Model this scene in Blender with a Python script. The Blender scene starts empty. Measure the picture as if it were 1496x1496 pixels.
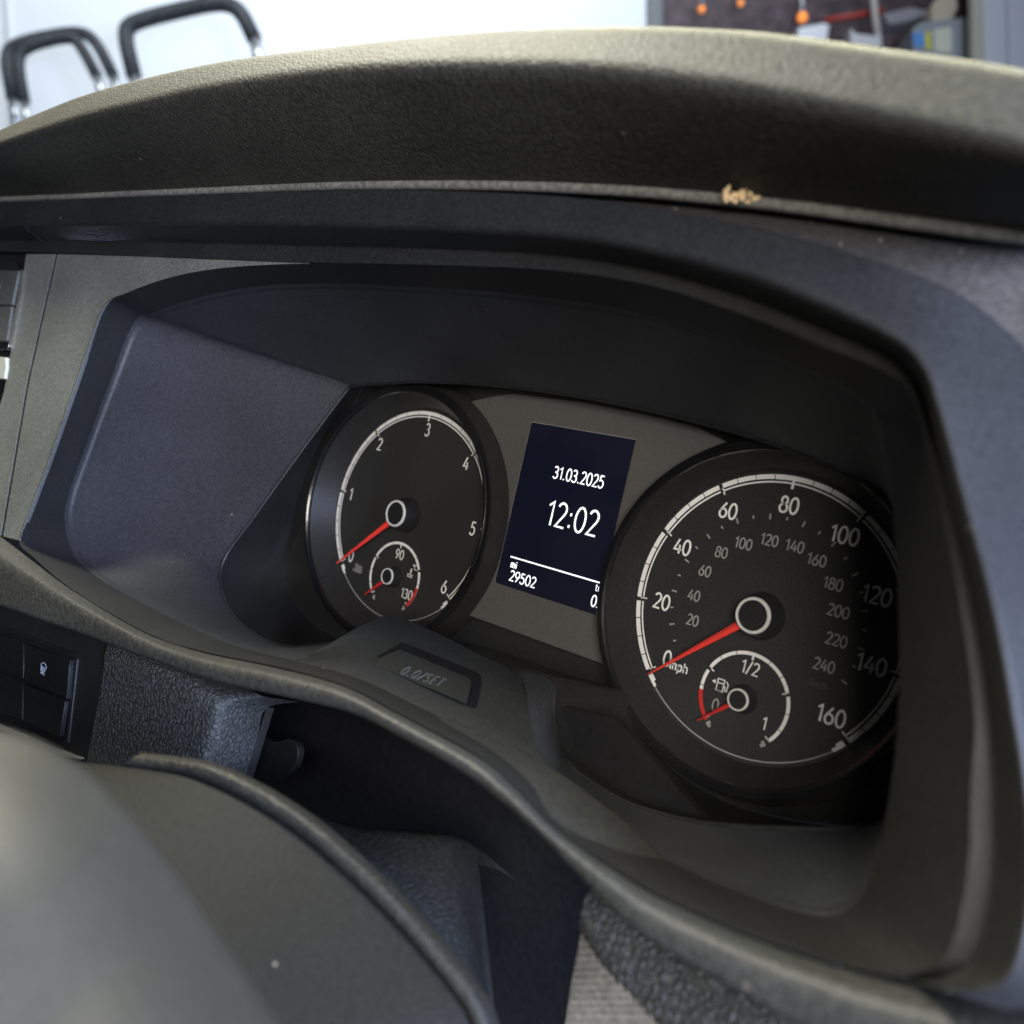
import bpy, bmesh, math, random
from mathutils import Vector, Matrix
random.seed(7)
S = bpy.context.scene
COL = S.collection
MM = 0.001

# ---------------------------------------------------------------- camera
# World frame: origin between the two dials on the dial plane, x right, y into
# the dashboard, z up along the dial plane.  All building numbers are in mm.
CAM = Vector((193.77, -279.15, 23.76))
RIGHT = Vector((.76099, .60949, .22227)).normalized()
FWD = Vector((-.61923, .78458, -.03136)).normalized()
UP = RIGHT.cross(FWD).normalized()
RIGHT = FWD.cross(UP).normalized()
FPX = 1313.0
cam_d = bpy.data.cameras.new('camera')
cam = bpy.data.objects.new('camera', cam_d)
COL.objects.link(cam)
m = Matrix((RIGHT, UP, -FWD)).transposed().to_4x4()
m.translation = CAM * MM
cam.matrix_world = m
cam_d.sensor_width = 36
cam_d.lens = FPX / 1496 * 36
cam_d.clip_start = 0.005
cam_d.clip_end = 50
cam_d.dof.use_dof = True
cam_d.dof.focus_distance = 0.335
cam_d.dof.aperture_fstop = 9.5
S.camera = cam

# ---------------------------------------------------------------- world, light
W = bpy.data.worlds.new('World')
S.world = W
W.use_nodes = True
bg = W.node_tree.nodes['Background']
bg.inputs[0].default_value = (.62, .68, .80, 1)
bg.inputs[1].default_value = 0.018
S.view_settings.view_transform = 'Standard'
S.view_settings.look = 'None'
S.view_settings.gamma = 1
S.view_settings.exposure = 0.0


def area(name, loc, target, sx, sy, watt, col, spread=180):
    l = bpy.data.lights.new(name, 'AREA')
    l.shape = 'RECTANGLE'
    l.spread = math.radians(spread)
    l.size, l.size_y, l.energy, l.color = sx, sy, watt, col
    o = bpy.data.objects.new(name, l)
    COL.objects.link(o)
    o.location = Vector(loc) * MM
    o.rotation_euler = (Vector(target) - Vector(loc)).to_track_quat('-Z', 'Y').to_euler()
    return o


# daylight through the windscreen, from the passenger side and the driver's door window
area('windscreen_daylight', (-250, 700, 900), (0, -100, 100), 1.0, .5, 48, (1, .97, .64))
area('cab_roof_light', (-420, -235, 800), (-60, -150, -40), .30, .14, 24, (1, .97, .78))
area('door_window_daylight', (1000, -295, 150), (-100, -60, 0), .36, .36, 48, (.54, .66, 1))
area('rear_daylight', (590, -800, 150), (40, 0, 0), .36, .30, 10.5, (1, .955, .89))
area('workshop_ceiling_light', (-1000, 100, 2700), (-2600, 1300, 1200), 2.4, 1.6, 36, (.86, .94, 1), 90)


# ---------------------------------------------------------------- placing helpers
def ray(px, py):
    return RIGHT * ((px - 748) / FPX) + UP * ((748 - py) / FPX) + FWD


def onpl(px, py, a, bz=0.0, bx=0.0):
    """point where the sight line meets the plane y = a + bz*z + bx*x"""
    d = ray(px, py)
    t = (a + bz * CAM.z + bx * CAM.x - CAM.y) / (d.y - bz * d.z - bx * d.x)
    return CAM + d * t


def dep(px, py, depth):
    return CAM + ray(px, py) * depth


def cr(pts, n, closed=False):
    """Catmull-Rom through pts, n samples per span"""
    out = []
    N = len(pts)
    spans = N if closed else N - 1
    for i in range(spans):
        if closed:
            p = [pts[(i + k - 1) % N] for k in range(4)]
        else:
            p = [pts[max(0, min(N - 1, i + k - 1))] for k in range(4)]
        for j in range(n):
            t = j / n
            out.append(.5 * ((2 * p[1]) + (p[2] - p[0]) * t + (2 * p[0] - 5 * p[1] + 4 * p[2] - p[3]) * t * t
                             + (3 * p[1] - p[0] - 3 * p[2] + p[3]) * t ** 3))
    if not closed:
        out.append(pts[-1].copy())
    return out


def fillet(poly, rad, seg=5):
    """open polyline with rounded corners, constant sample count"""
    out = [poly[0]]
    for i in range(1, len(poly) - 1):
        a, b, c = poly[i - 1], poly[i], poly[i + 1]
        r = rad[i]
        if r <= 0:
            out.append(b)
            continue
        r1 = min(r, (a - b).length * .48)
        r2 = min(r, (c - b).length * .48)
        p0 = b + (a - b).normalized() * r1
        p2 = b + (c - b).normalized() * r2
        for k in range(seg + 1):
            t = k / seg
            out.append(p0 * (1 - t) ** 2 + b * 2 * t * (1 - t) + p2 * t * t)
    out.append(poly[-1])
    return out


def ext(sec, k=260.):
    """carry a section on to the left beyond its first station"""
    d = Vector((-1, -.05, 0))
    n_ = sec[0] + (sec[0] - sec[1]).normalized() * min(40, k * .4)
    return [n_ + d * k, n_] + list(sec)


def setp(o, label=None, cat=None, group=None, kind=None):
    for k, v in (('label', label), ('category', cat), ('group', group), ('kind', kind)):
        if v:
            o[k] = v
    return o


def empty(name, loc=(0, 0, 0), **kw):
    o = bpy.data.objects.new(name, None)
    COL.objects.link(o)
    o.location = Vector(loc) * MM
    o.empty_display_size = .01
    bpy.context.view_layer.update()
    return setp(o, **kw)


def mesh(name, verts, faces, mat, parent=None, smooth=True, bevel=0, bseg=3, sharp=None):
    me = bpy.data.meshes.new(name)
    off = Vector((0, 0, 0))
    p = parent
    while p is not None:
        off += p.location
        p = p.parent
    me.from_pydata([(Vector(v) * MM - off)[:] for v in verts], [], faces)
    bm = bmesh.new()
    bm.from_mesh(me)
    bmesh.ops.recalc_face_normals(bm, faces=bm.faces)
    bm.to_mesh(me)
    bm.free()
    me.update()
    if smooth:
        for f in me.polygons:
            f.use_smooth = True
        if sharp:
            me.set_sharp_from_angle(angle=math.radians(sharp))
    o = bpy.data.objects.new(name, me)
    COL.objects.link(o)
    if parent:
        o.parent = parent
    if mat:
        me.materials.append(mat)
    if bevel:
        b = o.modifiers.new('bevel', 'BEVEL')
        b.width = bevel * MM
        b.segments = bseg
        b.limit_method = 'ANGLE'
        b.angle_limit = math.radians(35)
        b.harden_normals = False
    return o


def loft(name, secs, mat, parent, rad=None, n=6, closed=False, seg=5, thick=0, sharp=60, bulge=None):
    """secs: list of section control curves with equal station counts; a skin across them"""
    cs = [cr(s, n, closed) for s in secs]
    rad = rad or [0] * len(secs)
    cols = [fillet([c[i] for c in cs], rad, seg) for i in range(len(cs[0]))]
    k = len(cols[0])
    verts = [p for c in cols for p in c]
    faces = []
    M = len(cols)
    for i in range(M if closed else M - 1):
        for j in range(k - 1):
            a = i * k + j
            b = ((i + 1) % M) * k + j
            faces.append((a, b, b + 1, a + 1))
    o = mesh(name, verts, faces, mat, parent, sharp=sharp)
    if thick:
        s = o.modifiers.new('solid', 'SOLIDIFY')
        s.thickness = thick * MM
        s.offset = -1
    return o


def prism(name, poly, dirv, mat, parent=None, bevel=.5, bseg=3, smooth=True, sharp=40):
    """poly: 3D points of the front face; extruded along dirv"""
    n = len(poly)
    dv = Vector(dirv)
    verts = list(poly) + [p + dv for p in poly]
    faces = [tuple(range(n)), tuple(range(2 * n - 1, n - 1, -1))]
    faces += [(i, (i + 1) % n, n + (i + 1) % n, n + i) for i in range(n)]
    return mesh(name, verts, faces, mat, parent, smooth=smooth, bevel=bevel, bseg=bseg, sharp=sharp)


def rounded(poly, r, seg=4):
    out = []
    N = len(poly)
    for i in range(N):
        a, b, c = poly[i - 1], poly[i], poly[(i + 1) % N]
        rr = r[i] if isinstance(r, (list, tuple)) else r
        if rr <= 0:
            out.append(b)
            continue
        p0 = b + (a - b).normalized() * min(rr, (a - b).length * .45)
        p2 = b + (c - b).normalized() * min(rr, (c - b).length * .45)
        for k in range(seg + 1):
            t = k / seg
            out.append(p0 * (1 - t) ** 2 + b * 2 * t * (1 - t) + p2 * t * t)
    return out


def tube(name, pts, r, mat, parent=None, n=12, cap=True, **kw):
    rs = r if isinstance(r, (list, tuple)) else [r] * len(pts)
    verts, faces = [], []
    prev = None
    for i, p in enumerate(pts):
        t = (pts[min(i + 1, len(pts) - 1)] - pts[max(i - 1, 0)]).normalized()
        if prev is None:
            u = t.orthogonal().normalized()
        else:
            u = (prev - t * prev.dot(t)).normalized()
        prev = u
        v = t.cross(u)
        for k in range(n):
            a = 2 * math.pi * k / n
            verts.append(p + (u * math.cos(a) + v * math.sin(a)) * rs[i])
    for i in range(len(pts) - 1):
        for k in range(n):
            a, b = i * n + k, i * n + (k + 1) % n
            faces.append((a, b, b + n, a + n))
    if cap:
        faces.append(tuple(range(n)))
        faces.append(tuple(range((len(pts) - 1) * n, len(pts) * n)))
    return mesh(name, verts, faces, mat, parent, **kw)


def lathe(name, prof, cx, cz, mat, parent, n=128, sharp=35):
    """prof: (radius, y) list, turned about the y axis through (cx, cz)"""
    verts, faces = [], []
    k = len(prof)
    for i in range(n):
        a = 2 * math.pi * i / n
        for r, y in prof:
            verts.append(Vector((cx + r * math.cos(a), y, cz + r * math.sin(a))))
    for i in range(n):
        for j in range(k - 1):
            a, b = i * k + j, ((i + 1) % n) * k + j
            faces.append((a, b, b + 1, a + 1))
    return mesh(name, verts, faces, mat, parent, sharp=sharp)


# ---------------------------------------------------------------- materials
def nodes(name):
    mt = bpy.data.materials.new(name)
    mt.use_nodes = True
    nt = mt.node_tree
    return mt, nt, nt.nodes['Principled BSDF']


def N(nt, typ, **kw):
    n = nt.nodes.new(typ)
    for k, v in kw.items():
        setattr(n, k, v)
    return n


def plastic(name, col, rough, grain=1800., bump=.25, leather=0., lscale=420., dust=0., spec=.28, var=.15,
            dustcol=(.35, .32, .26), coat=0., spark=.26):
    """moulded plastic: fine grain bump, optional leather cell bump, dust specks, slow colour drift"""
    mt, nt, b = nodes(name)
    L = nt.links.new
    tc = N(nt, 'ShaderNodeTexCoord')
    big = N(nt, 'ShaderNodeTexNoise')
    big.inputs['Scale'].default_value = 22
    big.inputs['Detail'].default_value = 5
    L(tc.outputs['Object'], big.inputs['Vector'])
    ramp = N(nt, 'ShaderNodeMapRange')
    ramp.inputs['From Min'].default_value = .3
    ramp.inputs['From Max'].default_value = .7
    ramp.inputs['To Min'].default_value = 1 - var
    ramp.inputs['To Max'].default_value = 1 + var
    L(big.outputs['Fac'], ramp.inputs['Value'])
    mul = N(nt, 'ShaderNodeMix', data_type='RGBA', blend_type='MULTIPLY')
    mul.inputs['Factor'].default_value = 1
    mul.inputs['A'].default_value = (*col, 1)
    L(ramp.outputs['Result'], mul.inputs['B'])
    colout = mul.outputs['Result']
    fine = N(nt, 'ShaderNodeTexNoise')
    fine.inputs['Scale'].default_value = grain * .45
    fine.inputs['Detail'].default_value = 2
    L(tc.outputs['Object'], fine.inputs['Vector'])
    fr_ = N(nt, 'ShaderNodeMapRange')
    fr_.inputs['From Min'].default_value = .35
    fr_.inputs['From Max'].default_value = .65
    fr_.inputs['To Min'].default_value = 1 - spark
    fr_.inputs['To Max'].default_value = 1 + spark
    L(fine.outputs['Fac'], fr_.inputs['Value'])
    mu2 = N(nt, 'ShaderNodeMix', data_type='RGBA', blend_type='MULTIPLY')
    mu2.inputs['Factor'].default_value = 1
    L(colout, mu2.inputs['A'])
    L(fr_.outputs['Result'], mu2.inputs['B'])
    colout = mu2.outputs['Result']
    if dust:
        v = N(nt, 'ShaderNodeTexVoronoi', feature='F1')
        v.inputs['Scale'].default_value = 260
        L(tc.outputs['Object'], v.inputs['Vector'])
        cl = N(nt, 'ShaderNodeTexNoise')
        cl.inputs['Scale'].default_value = 60
        cl.inputs['Detail'].default_value = 3
        L(tc.outputs['Object'], cl.inputs['Vector'])
        sep = N(nt, 'ShaderNodeSeparateColor')
        L(v.outputs['Color'], sep.inputs['Color'])
        th = N(nt, 'ShaderNodeMath', operation='MULTIPLY')
        L(sep.outputs['Red'], th.inputs[0])
        L(sep.outputs['Green'], th.inputs[1])
        th1 = N(nt, 'ShaderNodeMath', operation='MULTIPLY')
        L(th.outputs[0], th1.inputs[0])
        L(cl.outputs['Fac'], th1.inputs[1])
        # speck radius grows with the cell's own random number
        rad = N(nt, 'ShaderNodeMapRange')
        rad.inputs['From Min'].default_value = .34 if dust <= 1 else .16
        rad.inputs['From Max'].default_value = .62 if dust <= 1 else .5
        rad.inputs['To Min'].default_value = 0
        rad.inputs['To Max'].default_value = .20
        L(th1.outputs[0], rad.inputs['Value'])
        lt = N(nt, 'ShaderNodeMath', operation='LESS_THAN')
        L(v.outputs['Distance'], lt.inputs[0])
        L(rad.outputs['Result'], lt.inputs[1])
        f = N(nt, 'ShaderNodeMath', operation='MULTIPLY')
        L(lt.outputs[0], f.inputs[0])
        f.inputs[1].default_value = min(dust, 1)
        mx = N(nt, 'ShaderNodeMix', data_type='RGBA')
        L(f.outputs[0], mx.inputs['Factor'])
        L(colout, mx.inputs['A'])
        mx.inputs['B'].default_value = (*dustcol, 1)
        colout = mx.outputs['Result']
    L(colout, b.inputs['Base Color'])
    b.inputs['Roughness'].default_value = rough
    b.inputs['Specular IOR Level'].default_value = spec
    b.inputs['Coat Weight'].default_value = coat
    rr = N(nt, 'ShaderNodeMapRange')
    rr.inputs['To Min'].default_value = rough - var * .45
    rr.inputs['To Max'].default_value = rough + var * .45
    L(big.outputs['Fac'], rr.inputs['Value'])
    L(rr.outputs['Result'], b.inputs['Roughness'])
    bp = N(nt, 'ShaderNodeBump')
    bp.inputs['Strength'].default_value = min(1, bump * 2.2)
    bp.inputs['Distance'].default_value = .00025
    L(fine.outputs['Fac'], bp.inputs['Height'])
    last = bp
    if leather:
        wn = N(nt, 'ShaderNodeTexNoise')
        wn.inputs['Scale'].default_value = lscale * .5
        L(tc.outputs['Object'], wn.inputs['Vector'])
        off = N(nt, 'ShaderNodeMix', data_type='RGBA', blend_type='LINEAR_LIGHT')
        off.inputs['Factor'].default_value = .0010
        L(tc.outputs['Object'], off.inputs['A'])
        L(wn.outputs['Color'], off.inputs['B'])
        vo = N(nt, 'ShaderNodeTexVoronoi', feature='DISTANCE_TO_EDGE')
        vo.inputs['Scale'].default_value = lscale
        L(off.outputs['Result'], vo.inputs['Vector'])
        mr = N(nt, 'ShaderNodeMapRange', interpolation_type='SMOOTHSTEP')
        mr.inputs['From Max'].default_value = .22
        L(vo.outputs['Distance'], mr.inputs['Value'])
        b2 = N(nt, 'ShaderNodeBump')
        b2.inputs['Strength'].default_value = leather
        b2.inputs['Distance'].default_value = .0005
        L(mr.outputs['Result'], b2.inputs['Height'])
        L(bp.outputs['Normal'], b2.inputs['Normal'])
        last = b2
    L(last.outputs['Normal'], b.inputs['Normal'])
    return mt


def plain(name, col, rough=.5, metal=0., emit=0., coat=0., spec=.5, ecol=None):
    mt, nt, b = nodes(name)
    tc = N(nt, 'ShaderNodeTexCoord')
    no = N(nt, 'ShaderNodeTexNoise')
    no.inputs['Scale'].default_value = 90
    nt.links.new(tc.outputs['Object'], no.inputs['Vector'])
    mr = N(nt, 'ShaderNodeMapRange')
    mr.inputs['To Min'].default_value = max(0, rough - .05)
    mr.inputs['To Max'].default_value = rough + .05
    nt.links.new(no.outputs['Fac'], mr.inputs['Value'])
    nt.links.new(mr.outputs['Result'], b.inputs['Roughness'])
    b.inputs['Base Color'].default_value = (*col, 1)
    b.inputs['Metallic'].default_value = metal
    b.inputs['Coat Weight'].default_value = coat
    b.inputs['Specular IOR Level'].default_value = spec
    if emit:
        b.inputs['Emission Color'].default_value = (*(ecol or col), 1)
        b.inputs['Emission Strength'].default_value = emit
    return mt


def glass(name):
    mt = bpy.data.materials.new(name)
    mt.use_nodes = True
    nt = mt.node_tree
    nt.nodes.remove(nt.nodes['Principled BSDF'])
    out = nt.nodes['Material Output']
    fr = N(nt, 'ShaderNodeFresnel')
    fr.inputs['IOR'].default_value = 1.14  # anti-reflex coated
    tr = N(nt, 'ShaderNodeBsdfTransparent')
    tr.inputs['Color'].default_value = (.95, .95, .95, 1)
    gl = N(nt, 'ShaderNodeBsdfGlossy')
    gl.inputs['Roughness'].default_value = .08
    mx = N(nt, 'ShaderNodeMixShader')
    nt.links.new(fr.outputs[0], mx.inputs[0])
    nt.links.new(tr.outputs[0], mx.inputs[1])
    nt.links.new(gl.outputs[0], mx.inputs[2])
    df = N(nt, 'ShaderNodeBsdfDiffuse')
    df.inputs['Color'].default_value = (.8, .78, .74, 1)
    tc = N(nt, 'ShaderNodeTexCoord')
    no = N(nt, 'ShaderNodeTexNoise')
    no.inputs['Scale'].default_value = 18
    no.inputs['Detail'].default_value = 4
    nt.links.new(tc.outputs['Object'], no.inputs['Vector'])
    mr = N(nt, 'ShaderNodeMapRange')
    mr.inputs['From Min'].default_value = .4
    mr.inputs['From Max'].default_value = .75
    mr.inputs['To Min'].default_value = .0
    mr.inputs['To Max'].default_value = .010
    nt.links.new(no.outputs['Fac'], mr.inputs['Value'])
    m2 = N(nt, 'ShaderNodeMixShader')
    nt.links.new(mr.outputs['Result'], m2.inputs[0])
    nt.links.new(mx.outputs[0], m2.inputs[1])
    nt.links.new(df.outputs[0], m2.inputs[2])
    nt.links.new(m2.outputs[0], out.inputs['Surface'])
    return mt


M_hood = plastic('hood_soft_plastic', (.032, .031, .025), .65, 1300, .3, leather=.3, lscale=560, dust=.35)
M_shelf = plastic('dusty_shelf_plastic', (.034, .031, .028), .65, 1500, .35, dust=1.6, dustcol=(.4, .36, .3))
M_bead = plastic('dusty_bead', (.13, .125, .11), .75, 1200, .5, dust=2.0, dustcol=(.55, .5, .42))
M_frame = plastic('bezel_frame_plastic', (.015, .015, .015), .48, 2200, .22, dust=.35, spec=.26)
M_panel = plastic('grey_panel_plastic', (.105, .108, .098), .55, 2600, .22, dust=.12)
M_lining = plastic('binnacle_lining_plastic', (.026, .027, .031), .50, 2400, .25, dust=.25)
M_lip = plastic('lower_lip_plastic', (.032, .032, .029), .52, 1500, .40, dust=.2)
M_pod = plastic('pod_plastic', (.014, .0145, .015), .55, 2200, .25, dust=.25, spec=.2)
M_leather = plastic('leather_grain_plastic', (.05, .052, .05), .5, 1500, .2, leather=.9, lscale=520)
M_column = plastic('column_plastic', (.016, .016, .014), .55, 1500, .2, leather=.3, lscale=520)
M_cover = plastic('column_cover_plastic', (.009, .009, .008), .68, 2600, .45, dust=.6, spec=.16)
M_wheel = plastic('wheel_cover_plastic', (.034, .033, .028), .5, 4200, .12, dust=.2, var=.04, spec=.28)
M_black = plastic('black_plastic', (.012, .012, .013), .45, 2000, .15)
M_void = plastic('gap_shade_black', (.005, .005, .006), .8, 900, .2, spec=.2)  # near-black: the shade of gaps and hollows is put into the colour
M_gloss = plain('gloss_black', (.006, .006, .007), .22, coat=.2)
M_house = plastic('housing_plastic', (.014, .014, .015), .45, 2400, .15, dust=.15)
M_dial = plastic('dial_face_print', (.024, .0235, .023), .48, 3000, .05, var=.05)
M_cone = plastic('dial_cone_plastic', (.019, .0185, .018), .40, 3000, .08, var=.05)
M_plate = plastic('satin_faceplate', (.080, .077, .072), .5, 3500, .12, var=.04, dust=.1, spark=.1)
M_white = plain('white_print', (.78, .77, .74), .5)
M_grey = plain('grey_print', (.30, .29, .28), .5)
M_dim = plain('dim_print', (.05, .05, .05), .5)
M_red = plain('red_print', (.55, .02, .02), .45)
M_needle = plain('red_needle', (.85, .05, .035), .35)
M_ring = plain('hub_ring_metal', (.72, .71, .68), .35, metal=.15)
M_screen = plain('display_glass', (.004, .005, .012), .25, emit=.006, ecol=(.38, .42, 1))
M_lit = plain('display_lit_text', (.8, .8, .85), .5, emit=.95, ecol=(.90, .92, 1))
M_chrome = plain('chrome', (.75, .75, .72), .14, metal=1)
M_btn = plastic('button_plastic', (.010, .011, .011), .42, 2500, .12, spec=.2)
M_btn_grey = plastic('light_switch_plastic', (.055, .058, .056), .5, 2500, .12)
M_silver = plain('silver_edge', (.4, .4, .37), .35, metal=.6)
M_lens = glass('clear_lens')

# ---------------------------------------------------------------- dashboard
dash = empty('dashboard', (0, -90, 60), label='black plastic dashboard with arched hood around the instrument cluster recess',
             cat='dashboard')


def pl2(p):
    return onpl(p[0], p[1], -101, .14)


# stations: opening edge pixel, ledge pixel, ledge y, cluster edge pixel
ST = [
    ((150, 450), (195, 472), -68, (510, 566)), ((185, 428), (228, 455), -70, (522, 563)),
    ((250, 405), (300, 432), -74, (560, 560)), ((330, 391), (380, 418), -74, (610, 558)),
    ((454, 385), (480, 414), -74, (680, 560)), ((600, 388), (620, 420), -74, (760, 567)),
    ((800, 396), (761, 430), -74, (850, 580)), ((957, 420), (929, 456), -74, (950, 600)),
    ((1098, 465), (1041, 487), -75, (1050, 625)), ((1210, 510), (1150, 522), -76, (1150, 655)),
    ((1294, 544), (1240, 565), -78, (1230, 690)), ((1330, 576), (1280, 605), -80, (1290, 720)),
    ((1350, 635), (1295, 660), -80, (1320, 800)), ((1378, 750), (1305, 760), -80, (1340, 900)),
    ((1403, 881), (1313, 900), -80, (1345, 1000)), ((1425, 1042), (1312, 1050), -80, (1340, 1100)),
    ((1420, 1150), (1298, 1170), -80, (1320, 1160)), ((1412, 1290), (1278, 1265), -79, (1290, 1195)),
    ((1375, 1405), (1245, 1325), -78, (1240, 1210)), ((1290, 1424), (1190, 1338), -77, (1150, 1210)),
    ((1115, 1374), (1090, 1307), -77, (1050, 1205)), ((971, 1312), (1000, 1269), -77, (970, 1190)),
    ((880, 1258), (924, 1231), -77, (900, 1165)), ((809, 1207), (848, 1178), -77, (826, 1110)),
    ((753, 1150), (797, 1133), -76, (809, 1048)), ((696, 1103), (744, 1102), -76, (803, 990)),
    ((640, 1072), (680, 1066), -76, (720, 975)), ((584, 1043), (612, 1032), -76, (640, 950)),
    ((500, 1000), (520, 990), -80, (570, 935)), ((400, 973), (430, 965), -84, (500, 938)),
    ((290, 950), (340, 942), -87, (420, 945)), ((207, 921), (260, 908), -88, (370, 925)),
    ((104, 860), (182, 867), -87, (337, 893)), ((50, 815), (135, 838), -84, (322, 850)),
    ((28, 790), (105, 805), -80, (330, 812)), ((45, 740), (95, 745), -76, (370, 757)),
    ((75, 660), (122, 660), -73, (420, 687)), ((115, 545), (165, 545), -70, (475, 612)),
]
E2 = [pl2(s[0]) for s in ST]
E1 = [onpl(s[1][0], s[1][1], s[2]) for s in ST]
E0 = [onpl(s[3][0], s[3][1], -31, .3) for s in ST]
E1b = [a + (b - a).normalized() * 2.2 for a, b in zip(E1, E0)]
E1c = [a + (b - a).normalized() * 3.0 + Vector((0, 1.0, 0)) for a, b in zip(E1, E0)]
loft('binnacle_lining', [E1, E1b, E1c, E0], M_lining, dash, rad=[0, .6, .6, 0], n=5, closed=True)
E2o = []
cen = sum(E2, Vector()) / len(E2)
loft('bezel_chamfer', [E2, E1], M_frame, dash, n=5, closed=True)

# hood band with the ridge, running along the top and down the right pillar
FR = [  # T(edge), ridge, upper boundary, y offsets
    ((-60, 366), (-60, 331), (-60, 299)), ((85, 370), (85, 327), (100, 290)), ((300, 378), (300, 325), (300, 283)),
    ((454, 384), (450, 327), (450, 278)), ((600, 387), (600, 331), (600, 276)), ((800, 395), (790, 341), (800, 284)),
    ((957, 419), (930, 362), (950, 303)), ((1098, 464), (1080, 400), (1100, 330)), ((1210, 509), (1220, 455), (1230, 365)),
    ((1294, 543), (1310, 500), (1330, 397)), ((1330, 575), (1350, 545), (1395, 425)), ((1350, 635), (1372, 610), (1450, 465)),
    ((1378, 750), (1410, 750), (1500, 515)), ((1403, 881), (1450, 900), (1570, 640)), ((1425, 1042), (1478, 1050), (1640, 860)),
    ((1420, 1150), (1500, 1180), (1640, 1050)), ((1412, 1290), (1505, 1310), (1640, 1250)), ((1375, 1405), (1470, 1432), (1640, 1440)), ((1290, 1424), (1380, 1447), (1600, 1520)),
]
UPY = [-96, -96, -96, -96, -96, -96, -96, -96, -95, -93, -90, -86, -82, -79, -78, -78, -80, -84, -90]
RGA = [-112] * 19
T = [pl2(f[0]) + Vector((0, -.4, 0)) for f in FR]
T2 = [pl2((f[0][0] + (f[1][0] - f[0][0]) * .42, f[0][1] + (f[1][1] - f[0][1]) * .42)) + Vector((0, .4, 0)) for f in FR]
RG = [onpl(f[1][0], f[1][1], a, .14) for f, a in zip(FR, RGA)]
UB = [onpl(f[2][0], f[2][1], y) for f, y in zip(FR, UPY)]
UB2 = [p + Vector((0, 200, 3)) for p in UB]
loft('bezel_frame', [ext(q) for q in (T, T2, RG, UB, UB2)], M_frame, dash, rad=[0, 1.2, 3, 1.2, 0], n=7, seg=7)

# moulding seam that runs down the hood band into the grey panel seam
tube('seam', cr([onpl(x, y, yy) for x, y, yy in ((70, 290, -96.0), (45, 312, -97.6), (38, 330, -98.4), (50, 343, -96.0), (84, 369, -89.9))], 6), .28, M_void, dash, n=6)
# dusty shelf strip and hood
HX = [-60, 0, 100, 190, 317, 500, 700, 900, 1059, 1179, 1298, 1418, 1496, 1600]
H0 = [(-60, 296), (0, 292), (100, 288), (190, 284), (317, 279), (500, 272), (700, 271), (900, 278), (1059, 291), (1179, 304),
      (1298, 320), (1418, 336), (1496, 346), (1600, 362)]
HL = [(-60, 232), (0, 208), (100, 175), (190, 152), (317, 125), (500, 101), (700, 95), (900, 102), (1059, 124), (1179, 146),
      (1298, 170), (1418, 198), (1496, 218), (1600, 246)]
HS = [(-60, 217), (0, 186), (100, 142), (190, 114), (317, 85), (500, 60), (700, 39), (900, 29), (1059, 33), (1179, 45),
      (1298, 61), (1418, 77), (1496, 91), (1600, 112)]
h0 = [onpl(x, y, -82) for x, y in H0]
hl = [onpl(x, y, -117) for x, y in HL]
hs = [onpl(x, y, -107) for x, y in HS]
h0a = [p + Vector((0, -2.2, .4)) for p in h0]
def h0y(x):
    for (xa, ya), (xb, yb) in zip(H0, H0[1:]):
        if xa <= x <= xb:
            return ya + (yb - ya) * (x - xa) / (xb - xa)
    return H0[-1][1]


HXS = [-60, 100, 300, 450, 600, 800, 950, 1100, 1230, 1330, 1395, 1450, 1510, 1590]
loft('dusty_shelf', [ext([p + Vector((0, 3, -.6)) for p in UB[:14]]), ext([onpl(x, h0y(x), -82) + Vector((0, 4, -1)) for x in HXS])], M_shelf, dash, n=7)
tube('ledge_bead', cr(ext([p + Vector((0, -1.6, -.6)) for p in h0]), 8), 1.5, M_bead, dash, n=10)
hb = [p + Vector((0, 60, 14)) for p in hs]
hb2 = [p + Vector((0, 330, 20)) for p in hs]
hm = [(a * .45 + b * .55) + Vector((0, -1.5, -1.0)) for a, b in zip(h0, hl)]
loft('hood', [ext(q) for q in ([p + Vector((0, 5, 2)) for p in h0], h0, h0a, hm, hl, hs, hb, hb2)], M_hood, dash,
     rad=[0, .7, .8, 12, 6.5, 9, 10, 0], n=7, seg=7)
# crumb of debris on the shelf
cr_pts = []
g = onpl(1078, 290, -84.5)
vs, fs = [], []
for i in range(80):
    c = g + RIGHT * random.uniform(-4.2, 4.2) + UP * random.uniform(-2.1, 2.1) + FWD * random.uniform(-4.2, -2.4)
    r = random.uniform(.35, .8)
    base = len(vs)
    for d in ((1, 0, 0), (-1, 0, 0), (0, 1, 0), (0, -1, 0), (0, 0, 1), (0, 0, -1)):
        vs.append(c + Vector(d) * r * random.uniform(.6, 1.2))
    fs += [tuple(base + q for q in f) for f in ((0, 2, 4), (2, 1, 4), (1, 3, 4), (3, 0, 4), (2, 0, 5), (1, 2, 5), (3, 1, 5), (0, 3, 5))]
crumb = mesh('crumb', vs, fs, plain('crumb_tan', (.62, .45, .24), .7), None, smooth=False)
setp(crumb, 'tan crumb of debris lying on the dusty ledge under the hood', 'crumb')

# grey side panel left of the recess with the vertical seam
def plp(x, y, o=0.):
    return onpl(x, y, -100.7 + o, .14)


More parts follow.
